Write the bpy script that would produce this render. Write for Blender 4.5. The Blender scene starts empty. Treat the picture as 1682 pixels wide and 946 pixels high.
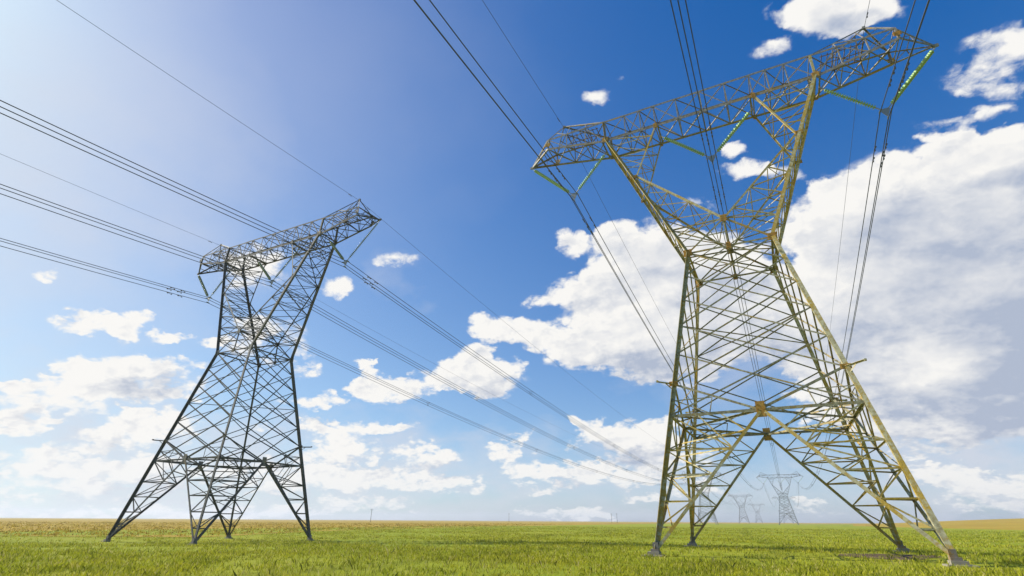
import bpy, bmesh, math, random
import numpy as np
from mathutils import Vector, Matrix

random.seed(7)
rng = np.random.default_rng(7)
sc = bpy.context.scene
COL = sc.collection

# ------------------------------------------------------------------ camera
cam_d = bpy.data.cameras.new('camera')
cam = bpy.data.objects.new('camera', cam_d)
COL.objects.link(cam)
cR = Vector((0.89563265, 0.44475694, 0.00578095))
cU = Vector((0.18109694, -0.37649461, 0.90854593))
cF = Vector((-0.4062586, 0.81267649, 0.41774499))
cam.matrix_world = Matrix(((cR.x, cU.x, -cF.x, 0.0), (cR.y, cU.y, -cF.y, 0.0), (cR.z, cU.z, -cF.z, 1.7), (0, 0, 0, 1)))
cam_d.sensor_width = 36.0
cam_d.lens = 17.786
cam_d.clip_start = 0.1
cam_d.clip_end = 20000.0
sc.camera = cam

# ------------------------------------------------------------------ world, sun, exposure
SUN_AZ, SUN_EL = -98.0, 35.0            # clockwise from +Y, degrees
SKY_STRENGTH = 0.10
SUN_STRENGTH = 5.0
sc.view_settings.view_transform = 'Standard'
sc.view_settings.look = 'None'
sc.view_settings.gamma = 1.0
sc.view_settings.use_curve_mapping = False
sc.view_settings.exposure = 0.6
sc.render.engine = 'CYCLES'
sc.cycles.max_bounces = 6
sc.cycles.volume_bounces = 0
sc.cycles.use_denoising = True

CLOUDS = [(18.3, 22.3, 9.92, 7.32, 160, 1.3),(23.3, 24.7, 4.73, 4.44, 104, 1.0),(13.2, 24.5, 5.43, 5.04, 161, 1.1),(8.9, 25.4, 4.4, 4.1, 74, 1.0),(10.0, 30.3, 1.25, 0.92, 161, 0.7),(12.3, 28.6, 3.18, 1.7, 161, 0.8),(17.4, 29.7, 1.82, 1.27, 155, 0.9),(21.3, 29.1, 2.58, 1.71, 152, 1.0),(24.6, 28.0, 2.7, 1.72, 149, 1.0),(13.0, 17.1, 8.6, 6.0, 170, 1.2),(17.5, 11.9, 6.38, 3.45, 172, 1.0),(12.2, 10.7, 4.8, 3.86, -173, 1.1),(18.8, 13.6, 5.97, 4.38, 67, 1.0),(7.4, 12.4, 4.48, 3.85, -168, 0.7),(6.8, 16.0, 6.4, 3.59, 75, 0.9),(6.0, 19.7, 3.59, 3.24, 66, 0.8),(10.1, 7.8, 2.2, 1.13, 178, 0.7),(14.2, 3.3, 4.11, 0.92, 178, 0.75),(15.5, 1.5, 2.13, 0.86, -178, 0.7),(12.6, 7.5, 4.5, 0.8, 175, 0.5),(-10.0, 26.8, 5.76, 3.66, 174, 1.1),(-13.4, 29.5, 2.42, 1.61, 175, 0.9),(-7.0, 27.7, 4.24, 1.97, 172, 1.0),(-18.7, 29.4, 1.86, 1.36, 177, 0.8),(-10.6, 22.1, 8.34, 4.66, 175, 1.2),(-17.2, 24.7, 4.45, 1.5, 177, 0.75),(-22.1, 23.6, 2.69, 1.1, 179, 0.75),(-13.8, 18.4, 7.6, 3.33, 177, 1.1),(-9.3, 16.1, 4.57, 2.33, 177, 0.8),(-23.7, 18.7, 2.17, 1.36, 180, 0.6),(-27.3, 20.1, 4.54, 1.37, -179, 0.85),(-30.3, 20.2, 1.6, 1.23, -179, 0.5),(-19.4, 17.6, 4.25, 2.16, 179, 0.7),(-1.9, 25.6, 5.87, 2.88, 170, 1.1),(-1.4, 21.0, 6.84, 4.43, 173, 1.0),(1.6, 18.0, 3.72, 3.42, 60, 0.7),(-5.2, 17.6, 5.7, 2.88, 175, 0.8),(-30.4, 15.3, 3.65, 2.28, -179, 1.05),(-30.2, 17.5, 1.29, 1.02, -180, 0.7),(-28.3, 14.3, 2.8, 1.73, -179, 0.7),(-34.6, 14.2, 3.02, 1.19, -178, 0.65),(-39.5, 12.6, 3.82, 1.29, -177, 0.75),(-43.3, 14.5, 1.03, 0.77, 102, 0.7),(-42.2, 13.1, 1.94, 1.28, -179, 0.6),(-43.4, 12.7, 1.53, 0.89, -178, 0.4),(-18.8, 9.5, 1.15, 0.93, 83, 0.7),(-15.9, 8.4, 3.88, 1.5, 179, 0.9),(-12.2, 7.1, 3.74, 1.82, 180, 0.85),(-20.7, 5.2, 4.91, 1.04, 180, 0.7),(-16.2, 4.4, 5.66, 1.07, 180, 0.55),(-25.2, 4.7, 2.6, 0.73, -180, 0.4),(-27.5, 6.5, 1.71, 1.06, -180, 0.8),(-35.3, 6.3, 3.22, 1.17, -179, 0.8),(-38.3, 8.8, 1.93, 0.69, -178, 0.7),(-44.7, 8.5, 3.64, 0.91, -177, 0.7),(-41.0, 9.0, 1.52, 0.75, -179, 0.5),(-44.4, 6.6, 3.84, 1.19, -178, 0.7),(-39.2, 4.1, 5.54, 1.06, -179, 0.55),(-45.2, 3.5, 4.64, 1.37, -179, 0.4),(-32.8, 3.3, 1.4, 1.13, 176, 0.7),(-29.7, 3.3, 1.03, 0.89, 176, 0.6),(-47.5, 11.1, 3.6, 0.74, -176, 0.6),(-48.0, 23.4, 2.0, 1.04, -172, 0.55),(-40.6, 26.9, 2.35, 0.81, -174, 0.55),(-49.1, 14.7, 1.6, 1.48, 161, 0.5),(-55.8, 23.8, 2.76, 2.1, -170, 0.75),(-58.6, 23.8, 1.72, 1.21, -168, 0.4),(-53.4, 16.7, 3.49, 2.46, -175, 0.6),(-67.0, 15.9, 2.61, 0.81, -167, 0.85),(-68.2, 16.1, 1.02, 0.64, -168, 0.4),(-65.6, 15.6, 1.35, 0.76, -169, 0.5),(-62.1, 15.8, 1.47, 0.57, -170, 0.75),(-58.4, 16.4, 1.27, 0.59, -171, 0.75),(-65.1, 12.5, 4.17, 1.18, -170, 0.95),(-67.9, 11.6, 1.46, 0.82, -173, 0.6),(-62.0, 12.3, 2.36, 1.1, -173, 0.6),(-65.7, 10.5, 2.12, 1.14, -174, 0.8),(-62.5, 10.4, 3.66, 1.08, -173, 0.5),(-69.7, 8.8, 2.59, 0.97, -173, 0.65),(-67.5, 8.1, 2.74, 0.89, -174, 0.45),(-70.8, 7.0, 2.11, 1.11, -177, 0.5),(-61.5, 7.6, 2.82, 1.26, -177, 0.7),(-59.1, 8.3, 1.94, 0.98, -177, 0.5),(-64.4, 6.0, 2.91, 0.9, -176, 0.6),(-68.2, 4.0, 3.3, 1.1, -178, 0.6),(-61.7, 3.9, 5.23, 1.2, -177, 0.6),(-53.0, 3.8, 8.32, 1.63, -178, 0.42),(-66.9, 2.2, 7.45, 1.36, -178, 0.4),(-71.8, 18.7, 0.79, 0.51, -163, 0.5),(-70.0, 7.1, 2.15, 0.66, -174, 0.4),(14.9, 45.0, 3.85, 1.83, 157, 1.0),(17.2, 44.8, 4.73, 1.29, 155, 0.8),(11.9, 46.9, 2.42, 1.23, 159, 0.6),(16.1, 43.2, 1.77, 1.02, 155, 0.5),(9.3, 44.2, 3.39, 0.86, 160, 0.35),(-14.3, 45.2, 2.48, 0.89, 174, 0.5),(-10.6, 46.2, 1.23, 0.47, 172, 0.3),(27.0, 35.3, 3.04, 1.36, 146, 0.5),(24.8, 34.8, 2.57, 1.04, 149, 0.42),(26.4, 32.4, 2.36, 1.01, 148, 0.42),(25.0, 31.1, 2.0, 0.57, 151, 0.42),(21.8, 32.2, 2.67, 0.6, 153, 0.32),(19.8, 32.0, 0.93, 0.46, 154, 0.5),(23.0, 30.5, 2.1, 0.49, 153, 0.35),(2.7, 36.1, 1.64, 0.66, 165, 0.5),(3.0, 33.9, 2.52, 0.91, 166, 0.55),(7.5, 32.3, 3.64, 0.82, 163, 0.3),(-2.0, 32.1, 2.09, 0.76, 169, 0.25),(7.0, 8.6, 2.85, 1.08, 176, 0.4),(-21.4, 0.8, 4.38, 0.52, -180, 0.55),(-17.4, 1.2, 1.36, 0.69, -179, 0.5),(-13.3, 2.2, 2.42, 0.52, -180, 0.5),(-51.3, 0.6, 12.46, 0.73, -179, 0.4),(-64.8, 0.2, 7.74, 0.54, -179, 0.4),(17.4, 9.0, 4.35, 1.43, 173, 0.6),(-70.6, 9.4, 1.09, 0.58, -174, 0.5),(-68.4, 9.8, 1.56, 0.6, -172, 0.4),(-62.7, 7.9, 1.78, 0.83, -176, 0.5),(-47.1, 8.7, 1.78, 0.96, -179, 0.5),(-42.6, 6.2, 2.44, 0.84, -179, 0.4),(-36.1, 3.7, 1.88, 0.71, -180, 0.3),(-9.5, 9.1, 2.47, 1.23, 179, 0.5),(-8.5, 5.5, 3.56, 1.17, 179, 0.4),(-7.9, 3.2, 2.89, 0.79, 180, 0.35),(-38.9, 1.3, 2.42, 0.68, -180, 0.35),(-23.9, 3.2, 2.57, 0.6, -180, 0.3),(2.5, 1.4, 1.95, 0.51, -180, 0.3),(11.3, 4.2, 2.05, 0.58, 178, 0.4),(13.4, 2.0, 1.52, 0.63, -178, 0.4),(15.5, 7.7, 5.68, 1.74, 175, 0.6),(10.9, 5.9, 2.53, 0.7, 177, 0.35),(-46.5, 4.6, 1.96, 0.75, -179, 0.55),(-41.7, 4.5, 1.82, 0.76, -180, 0.55),(-52.3, 8.3, 1.32, 0.58, -177, 0.35),(-35.4, 3.1, 2.13, 0.65, -180, 0.5),(-43.2, 1.8, 2.92, 0.56, -179, 0.5),(-25.2, 8.0, 1.6, 0.63, -180, 0.45),(-21.7, 3.2, 1.91, 0.48, -180, 0.3),(-12.0, 3.8, 2.06, 0.58, 180, 0.35),(-58.7, 11.2, 1.5, 0.68, -174, 0.5),(-58.8, 13.4, 1.02, 0.52, -173, 0.35)]
GREYS = [(18.1, 24.6, 5.69, 2.63, 160, 0.8), (19.3, 17.6, 4.99, 3.03, 165, 0.7), (19.6, 12.5, 3.48, 3.09, 46, 0.9), (17.0, 14.1, 3.53, 2.03, 170, 0.6), (11.1, 24.5, 4.65, 2.29, 164, 0.45), (12.7, 9.6, 5.01, 1.33, 173, 0.4), (-62.4, 10.1, 3.88, 1.18, -173, 0.7), (-11.3, 15.6, 4.64, 1.43, 177, 0.4), (-30.7, 13.6, 3.46, 0.66, -179, 0.4), (15.3, 43.5, 2.42, 1.02, 156, 0.5), (2.2, 14.9, 5.0, 3.59, 177, 0.6), (16.4, 7.2, 4.38, 1.23, 175, 0.7), (13.3, 5.5, 5.5, 0.77, 176, 0.5), (-69.1, 7.0, 2.94, 0.57, -174, 0.6), (-63.0, 5.4, 4.71, 0.71, -176, 0.6), (-68.1, 10.3, 1.58, 0.5, -171, 0.3), (-44.3, 5.7, 4.17, 0.47, -178, 0.5), (-36.2, 5.0, 3.17, 0.48, -179, 0.4), (-15.5, 6.1, 5.07, 0.61, 179, 0.5), (-20.1, 3.8, 4.46, 0.48, 180, 0.4), (-39.3, 11.1, 3.26, 0.38, -177, 0.4), (-67.8, 2.6, 4.37, 0.63, -178, 0.4), (-56.8, 3.1, 4.32, 0.52, -178, 0.4)]
VEIL = [(-51.5, 44.8, 33.4, 22.87, -169, 0.13), (-66.2, 5.1, 20.45, 8.16, -178, 0.8), (-75.4, 25.7, 24.79, 20.72, -146, 0.6), (-46.5, 4.6, 24.17, 6.32, -178, 0.65), (-25.8, 3.8, 27.11, 5.42, -180, 0.45), (-1.8, 3.1, 21.26, 4.34, 179, 0.45), (14.8, 5.4, 12.08, 5.16, 178, 1.0), (15.1, 1.3, 10.7, 2.18, 180, 0.5), (-57.2, 0.6, 27.94, 1.98, -179, 0.4), (-40.5, 24.8, 4.34, 3.37, -176, 0.25), (-3.7, 14.9, 9.74, 7.48, 180, 0.4)]


class NT:
    """small helper to write node trees"""
    def __init__(self, tree):
        self.t = tree
        for n in list(tree.nodes): tree.nodes.remove(n)
    def n(self, kind, **kw):
        nd = self.t.nodes.new(kind)
        for k, v in kw.items(): setattr(nd, k, v)
        return nd
    def put(self, sock, v):
        if isinstance(v, bpy.types.NodeSocket): self.t.links.new(v, sock)
        elif isinstance(v, (tuple, list)) and sock.type == 'RGBA' and len(v) == 3: sock.default_value = (*v, 1.0)
        else: sock.default_value = v
    def math(self, op, a, b=None, c=None, clamp=False):
        nd = self.n('ShaderNodeMath', operation=op, use_clamp=clamp)
        self.put(nd.inputs[0], a)
        if b is not None: self.put(nd.inputs[1], b)
        if c is not None: self.put(nd.inputs[2], c)
        return nd.outputs[0]
    def vmath(self, op, a, b=None, c=None, scale=None):
        nd = self.n('ShaderNodeVectorMath', operation=op)
        self.put(nd.inputs[0], a)
        if b is not None: self.put(nd.inputs[1], b)
        if c is not None: self.put(nd.inputs[2], c)
        if scale is not None: self.put(nd.inputs['Scale'], scale)
        return nd.outputs[0]
    def noise(self, vec, scale, detail=4.0, rough=0.55, out='Fac', dist=0.0):
        nd = self.n('ShaderNodeTexNoise')
        if vec is not None: self.put(nd.inputs['Vector'], vec)
        nd.inputs['Scale'].default_value = scale
        nd.inputs['Detail'].default_value = detail
        nd.inputs['Roughness'].default_value = rough
        nd.inputs['Distortion'].default_value = dist
        return nd.outputs[out]
    def smooth(self, v, a, b, lo=0.0, hi=1.0):
        nd = self.n('ShaderNodeMapRange', interpolation_type='SMOOTHSTEP')
        self.put(nd.inputs[0], v)
        for i, x in zip((1, 2, 3, 4), (a, b, lo, hi)): nd.inputs[i].default_value = x
        return nd.outputs[0]
    def mix(self, f, a, b, blend='MIX'):
        nd = self.n('ShaderNodeMix', data_type='RGBA', blend_type=blend)
        self.put(nd.inputs[0], f); self.put(nd.inputs[6], a); self.put(nd.inputs[7], b)
        return nd.outputs[2]
    def mapping(self, v, loc, rotz, scale):
        nd = self.n('ShaderNodeMapping', vector_type='TEXTURE')
        self.put(nd.inputs['Vector'], v)
        nd.inputs['Location'].default_value = loc
        nd.inputs['Rotation'].default_value = (0, 0, rotz)
        nd.inputs['Scale'].default_value = scale
        return nd.outputs[0]

world = bpy.data.worlds.new('World')
sc.world = world
world.use_nodes = True
world.cycles.sampling_method = 'MANUAL'
world.cycles.sample_map_resolution = 512
W = NT(world.node_tree)
sky = W.n('ShaderNodeTexSky', sky_type='NISHITA')
sky.sun_disc = False
sky.sun_elevation = math.radians(SUN_EL)
sky.sun_rotation = math.radians(SUN_AZ)
sky.altitude = 1500.0
sky.air_density = 1.0
sky.dust_density = 3.0
sky.ozone_density = 2.5
dirv = W.n('ShaderNodeTexCoord').outputs['Generated']
sep = W.n('ShaderNodeSeparateXYZ'); W.put(sep.inputs[0], dirv)
az = W.math('MULTIPLY', W.math('ARCTAN2', sep.outputs[0], sep.outputs[1]), 57.29578)
el = W.math('MULTIPLY', W.math('ARCSINE', sep.outputs[2]), 57.29578)
cmb = W.n('ShaderNodeCombineXYZ'); W.put(cmb.inputs[0], az); W.put(cmb.inputs[1], el)
den = W.math('DIVIDE', 0.88, W.math('ADD', W.math('MAXIMUM', sep.outputs[2], 0.0), 0.42))
fx = W.math('MULTIPLY', sep.outputs[0], den); fy = W.math('MULTIPLY', sep.outputs[1], den)
fc = W.n('ShaderNodeCombineXYZ'); W.put(fc.inputs[0], fx); W.put(fc.inputs[1], fy)
flat = fc.outputs[0]
w1 = W.vmath('SUBTRACT', W.noise(flat, 9.0, 3.0, 0.5, 'Color'), (0.5, 0.5, 0.5))
w2 = W.vmath('SUBTRACT', W.noise(flat, 34.0, 4.0, 0.6, 'Color'), (0.5, 0.5, 0.5))
pos = W.vmath('MULTIPLY_ADD', w1, (6.0, 3.6, 0.0), cmb.outputs[0])
pos = W.vmath('MULTIPLY_ADD', w2, (2.2, 1.7, 0.0), pos)

def field(blobs, grow, pos):
    acc = None
    for a, e, rx, ry, rot, s in blobs:
        mp = W.mapping(pos, (a, e, 0), math.radians(rot), (rx * grow, ry * grow, 1.0))
        g = W.n('ShaderNodeTexGradient', gradient_type='SPHERICAL')
        W.put(g.inputs[0], mp)
        acc = W.math('MULTIPLY', g.outputs['Fac'], s) if acc is None else W.math('MULTIPLY_ADD', g.outputs['Fac'], s, acc)
    return acc
F = field(CLOUDS, 1.35, pos)
F2 = field([c for c in CLOUDS if c[2] * c[5] > 2.0], 1.35, W.vmath('ADD', pos, (-1.3, 1.7, 0.0)))      # the same clouds a step nearer the sun: which side is lit
G = field(GREYS, 1.6, pos)
sdir = Vector((math.sin(math.radians(SUN_AZ)) * math.cos(math.radians(SUN_EL)), math.cos(math.radians(SUN_AZ)) * math.cos(math.radians(SUN_EL)), math.sin(math.radians(SUN_EL))))
def billow(v, scale, detail):
    """rounded cauliflower heads: fractal cell distance"""
    nd = W.n('ShaderNodeTexVoronoi', feature='F1')
    W.put(nd.inputs['Vector'], v)
    nd.inputs['Scale'].default_value = scale
    nd.inputs['Detail'].default_value = detail
    nd.inputs['Roughness'].default_value = 0.55
    nd.inputs['Lacunarity'].default_value = 2.3
    nd.normalize = True
    return nd.outputs['Distance']
warp = W.vmath('MULTIPLY_ADD', W.vmath('SUBTRACT', W.noise(flat, 22.0, 3.0, 0.55, 'Color'), (0.5, 0.5, 0.5)), (0.035, 0.035, 0.0), flat)
# toward the sun in the noise plane (the clouds' tops face away from the horizon)
shift = (-0.008, -0.018, 0.0)
b0 = billow(warp, 15.0, 2.0)
b1 = billow(W.vmath('ADD', warp, shift), 15.0, 2.0)
n0 = W.noise(warp, 13.0, 9.0, 0.66)
n2 = W.noise(flat, 5.0, 5.0, 0.6)
n1 = W.noise(W.vmath('ADD', warp, shift), 13.0, 6.0, 0.66)
Fs = W.math('MINIMUM', F, 1.25)
dens = W.math('MULTIPLY_ADD', W.math('SUBTRACT', n0, 0.5), 1.6, Fs)
dens = W.math('MULTIPLY_ADD', W.math('SUBTRACT', 0.42, b0), 1.6, dens)
alpha = W.math('MULTIPLY', W.smooth(dens, 0.20, 0.66), W.smooth(F, 0.04, 0.2))
relief = W.math('ADD', W.math('MULTIPLY', W.math('SUBTRACT', n0, n1), 1.9), W.math('MULTIPLY', W.math('SUBTRACT', b1, b0), 1.3))
relief = W.math('MAXIMUM', W.math('MINIMUM', relief, 0.24), -0.30)
relief = W.math('MULTIPLY', relief, W.smooth(F, 0.7, 1.7, 1.0, 0.42))
n3 = W.noise(W.vmath('ADD', flat, (-0.03, -0.06, 0.0)), 5.0, 5.0, 0.6)
relief = W.math('MULTIPLY_ADD', W.math('SUBTRACT', n2, n3), 1.5, relief)
side = W.math('MULTIPLY', W.math('SUBTRACT', F, F2), 0.85)
side = W.math('MAXIMUM', W.math('MINIMUM', side, 0.25), -0.42)
deep = W.smooth(dens, 0.5, 1.5)
t = W.math('SUBTRACT', W.math('ADD', W.math('ADD', 0.92, relief), side), W.math('MULTIPLY', deep, 0.36))
t = W.math('SUBTRACT', t, W.math('MULTIPLY', G, 0.55), clamp=True)
ccol = W.mix(t, (2.9, 3.3, 4.15), (6.3, 6.2, 6.0))
hs = W.n('ShaderNodeHueSaturation')
hs.inputs['Saturation'].default_value = 1.15
hs.inputs['Value'].default_value = 1.0
W.put(hs.inputs['Color'], sky.outputs[0])
tint = W.vmath('MULTIPLY', hs.outputs[0], (1.84, 1.62, 1.80))
tint = W.vmath('DIVIDE', tint, W.vmath('MULTIPLY_ADD', hs.outputs[0], (0.235, 0.135, 0.16), (1.0, 1.0, 1.0)))
tint = W.vmath('MAXIMUM', W.vmath('SUBTRACT', tint, (0.60, 0.50, 0.0)), (0.0, 0.0, 0.0))
# clouds near the horizon sink into the pale air
lowfade = W.smooth(el, -1.0, 7.0, 0.8, 1.0)
V = field(VEIL, 1.0, W.vmath('MULTIPLY_ADD', w1, (14.0, 8.0, 0.0), pos))
V = W.math('MULTIPLY', W.math('MINIMUM', V, 0.85), W.smooth(n2, 0.2, 0.65, 0.55, 1.0))
tint = W.mix(V, tint, (4.5, 4.65, 5.15))
wcol = W.mix(W.math('MULTIPLY', alpha, lowfade), tint, ccol)
bg = W.n('ShaderNodeBackground'); W.put(bg.inputs[0], wcol); bg.inputs[1].default_value = SKY_STRENGTH
wo = W.n('ShaderNodeOutputWorld'); W.put(wo.inputs[0], bg.outputs[0])

sun_d = bpy.data.lights.new('sun', 'SUN')
sun_d.energy = SUN_STRENGTH
sun_d.angle = math.radians(0.53)
sun_d.color = (1.0, 0.95, 0.86)
sun = bpy.data.objects.new('sun', sun_d)
sun.rotation_euler = sdir.to_track_quat('Z', 'Y').to_euler()
COL.objects.link(sun)
# ------------------------------------------------------------------ helpers
def mat(name):
    m = bpy.data.materials.new(name); m.use_nodes = True
    T = NT(m.node_tree)
    p = T.n('ShaderNodeBsdfPrincipled'); o = T.n('ShaderNodeOutputMaterial')
    T.put(o.inputs[0], p.outputs[0])
    return m, T, p, o

class MB:
    """collects polygons into one mesh"""
    def __init__(self): self.v = []; self.f = []
    def add(self, vs, fs):
        b = len(self.v); self.v += [tuple(x) for x in vs]; self.f += [tuple(b + i for i in f) for f in fs]
    def angle(self, a, b, w, hint=(0, 0, 1), t=None):
        """steel angle (L section) from a to b; hint points out of the lattice face"""
        a = Vector(a); b = Vector(b); d = b - a
        if d.length < 1e-4: return
        d.normalize(); h = Vector(hint); n1 = h - d * h.dot(d)
        if n1.length < 1e-3: n1 = d.orthogonal()
        n1.normalize(); n2 = d.cross(n1)
        t = t or max(0.012, w * 0.13)
        j = n1 * random.uniform(-0.012, 0.012) + n2 * random.uniform(-0.012, 0.012)
        pr = [(0, 0), (-w, 0), (-w, t), (-t, t), (-t, w), (0, w)]
        vs = []
        for p in (a, b):
            for x, y in pr: vs.append(p + n1 * (x + w * 0.3) + n2 * (y - w * 0.3) + j)
        fs = [(i, (i + 1) % 6, 6 + (i + 1) % 6, 6 + i) for i in range(6)]
        fs += [(5, 4, 3, 0), (3, 2, 1, 0), (6, 9, 10, 11), (6, 7, 8, 9)]
        self.add(vs, fs)
    def box(self, c, s, rot=None):
        c = Vector(c); vs = []
        for x in (-1, 1):
            for y in (-1, 1):
                for z in (-1, 1):
                    p = Vector((x * s[0] / 2, y * s[1] / 2, z * s[2] / 2))
                    vs.append(c + (rot @ p if rot else p))
        self.add(vs, [(0, 1, 3, 2), (4, 6, 7, 5), (0, 4, 5, 1), (2, 3, 7, 6), (0, 2, 6, 4), (1, 5, 7, 3)])
    def tube(self, pts, r, n=6, cap=True):
        pts = [Vector(p) for p in pts]; rs = r if isinstance(r, (list, tuple)) else [r] * len(pts)
        vs = []; 
        for i, p in enumerate(pts):
            d = (pts[min(i + 1, len(pts) - 1)] - pts[max(i - 1, 0)]).normalized()
            ref = Vector((0, 0, 1)) if abs(d.z) < 0.9 else Vector((1, 0, 0))
            u = d.cross(ref).normalized(); w = u.cross(d)
            for k in range(n):
                an = 2 * math.pi * k / n
                vs.append(p + (u * math.cos(an) + w * math.sin(an)) * rs[i])
        fs = [(i * n + k, i * n + (k + 1) % n, (i + 1) * n + (k + 1) % n, (i + 1) * n + k) for i in range(len(pts) - 1) for k in range(n)]
        if cap: fs += [tuple(range(n - 1, -1, -1)), tuple((len(pts) - 1) * n + k for k in range(n))]
        self.add(vs, fs)
    def lathe(self, a, b, prof, n=10):
        """profile [(distance along a-b, radius)]"""
        a = Vector(a); b = Vector(b); d = (b - a).normalized(); u = d.orthogonal().normalized(); w = d.cross(u)
        vs = []
        for s, r in prof:
            for k in range(n):
                an = 2 * math.pi * k / n; vs.append(a + d * s + (u * math.cos(an) + w * math.sin(an)) * r)
        fs = [(i * n + k, i * n + (k + 1) % n, (i + 1) * n + (k + 1) % n, (i + 1) * n + k) for i in range(len(prof) - 1) for k in range(n)]
        fs += [tuple(range(n - 1, -1, -1)), tuple((len(prof) - 1) * n + k for k in range(n))]
        self.add(vs, fs)
    def build(self, name, m, parent=None):
        me = bpy.data.meshes.new(name); me.from_pydata(self.v, [], self.f); me.update()
        me.materials.append(m)
        o = bpy.data.objects.new(name, me); COL.objects.link(o)
        if parent: o.parent = parent
        return o

def tag(o, label=None, cat=None, group=None, kind=None):
    if label: o['label'] = label
    if cat: o['category'] = cat
    if group: o['group'] = group
    if kind: o['kind'] = kind
    return o
def empty(name, loc=(0, 0, 0)):
    o = bpy.data.objects.new(name, None); o.location = loc; o.empty_display_size = 0.5; COL.objects.link(o); return o
def kids(o): return [c for c in list(COL.objects) if c.parent == o]
def copy_tree(o, parent=None, swap=None):
    c = o.copy(); COL.objects.link(c)
    if parent: c.parent = parent
    if swap and c.type == 'MESH' and c.data.materials[0] in swap:
        c.material_slots[0].link = 'OBJECT'; c.material_slots[0].material = swap[c.data.materials[0]]
    for ch in kids(o): copy_tree(ch, c, swap)
    return c

# ------------------------------------------------------------------ materials
def steel(name, base, dark, rust, amount, spec=0.4):
    m, T, p, o = mat(name)
    g = T.n('ShaderNodeNewGeometry').outputs['Position']
    a = T.noise(g, 0.55, 6, 0.65); b = T.noise(g, 5.0, 5, 0.7); c = T.noise(g, 21.0, 3, 0.6)
    col = T.mix(T.smooth(b, 0.35, 0.68), base, dark)
    r = T.smooth(T.math('ADD', T.math('MULTIPLY', a, 0.55), T.math('MULTIPLY', b, 0.45)), 0.56 - amount * 0.14, 0.66 - amount * 0.12)
    col = T.mix(r, col, T.mix(T.smooth(c, 0.35, 0.65), rust, tuple(x * 0.6 for x in rust)))
    T.put(p.inputs['Base Color'], col)
    p.inputs['Metallic'].default_value = 0.1
    p.inputs['Roughness'].default_value = 0.66
    p.inputs['Specular IOR Level'].default_value = spec
    return m
M_ochre = steel('weathered_steel_ochre', (0.50, 0.46, 0.28), (0.22, 0.19, 0.10), (0.54, 0.36, 0.05), 0.8)
M_beam_shaded = steel('weathered_steel_crossarm_shaded', (0.30, 0.28, 0.255), (0.10, 0.092, 0.088), (0.42, 0.27, 0.06), 0.35)  # crossarm's backlit darkness put into the steel colour, with rust on top
M_brace = steel('weathered_steel_bracing', (0.38, 0.35, 0.22), (0.13, 0.115, 0.07), (0.44, 0.28, 0.05), 0.5)
M_backlit = steel('weathered_steel_backlit', (0.13, 0.126, 0.112), (0.055, 0.053, 0.048), (0.16, 0.11, 0.035), 0.2, 0.1)  # left pylon stands against the sun: its shade is in this dark colour
M_far_hazed = steel('weathered_steel_hazed', (0.30, 0.31, 0.32), (0.24, 0.24, 0.25), (0.3, 0.26, 0.2), 0.0)  # distance haze painted into the steel: paler and bluer
M_plate = steel('rusty_plate', (0.50, 0.30, 0.06), (0.32, 0.18, 0.04), (0.48, 0.24, 0.03), 0.9)
M_plate_brown = steel('brown_grating', (0.22, 0.17, 0.15), (0.12, 0.09, 0.08), (0.3, 0.18, 0.08), 0.5)
M_plate_grey = steel('grey_plate', (0.22, 0.20, 0.17), (0.13, 0.12, 0.11), (0.32, 0.20, 0.06), 0.45)
m, T, p, o = mat('green_glass'); M_glass = m
p.inputs['Base Color'].default_value = (0.22, 0.42, 0.20, 1); p.inputs['Roughness'].default_value = 0.35
p.inputs['Specular IOR Level'].default_value = 0.15; p.inputs['IOR'].default_value = 1.5
T.put(p.inputs['Base Color'], T.mix(T.noise(T.n('ShaderNodeNewGeometry').outputs['Position'], 3.0, 2), (0.22, 0.38, 0.14), (0.38, 0.52, 0.22)))
m, T, p, o = mat('muted_glass'); M_glass_muted = m  # duller, less saturated green for the second row
p.inputs['Roughness'].default_value = 0.3
T.put(p.inputs['Base Color'], T.mix(T.noise(T.n('ShaderNodeNewGeometry').outputs['Position'], 3.0, 2), (0.16, 0.20, 0.14), (0.28, 0.32, 0.23)))
m, T, p, o = mat('wire_metal'); M_wire = m
T.put(p.inputs['Base Color'], T.mix(T.noise(T.n('ShaderNodeNewGeometry').outputs['Position'], 0.8, 2), (0.035, 0.04, 0.05), (0.075, 0.08, 0.09)))
p.inputs['Metallic'].default_value = 0.3; p.inputs['Roughness'].default_value = 0.6
m, T, p, o = mat('galvanised_fitting'); M_fit = m
T.put(p.inputs['Base Color'], T.mix(T.noise(T.n('ShaderNodeNewGeometry').outputs['Position'], 6.0, 3), (0.22, 0.22, 0.21), (0.42, 0.41, 0.38)))
p.inputs['Metallic'].default_value = 0.5; p.inputs['Roughness'].default_value = 0.5
m, T, p, o = mat('pale_concrete'); M_conc = m
g = T.n('ShaderNodeNewGeometry').outputs['Position']
T.put(p.inputs['Base Color'], T.mix(T.noise(g, 7.0, 6, 0.7), (0.17, 0.15, 0.10), (0.33, 0.30, 0.22))); p.inputs['Roughness'].default_value = 0.9
m, T, p, o = mat('pole_timber'); M_pole = m
T.put(p.inputs['Base Color'], T.mix(T.noise(T.n('ShaderNodeNewGeometry').outputs['Position'], 4.0, 4), (0.07, 0.055, 0.045), (0.12, 0.10, 0.08))); p.inputs['Roughness'].default_value = 0.9

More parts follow.
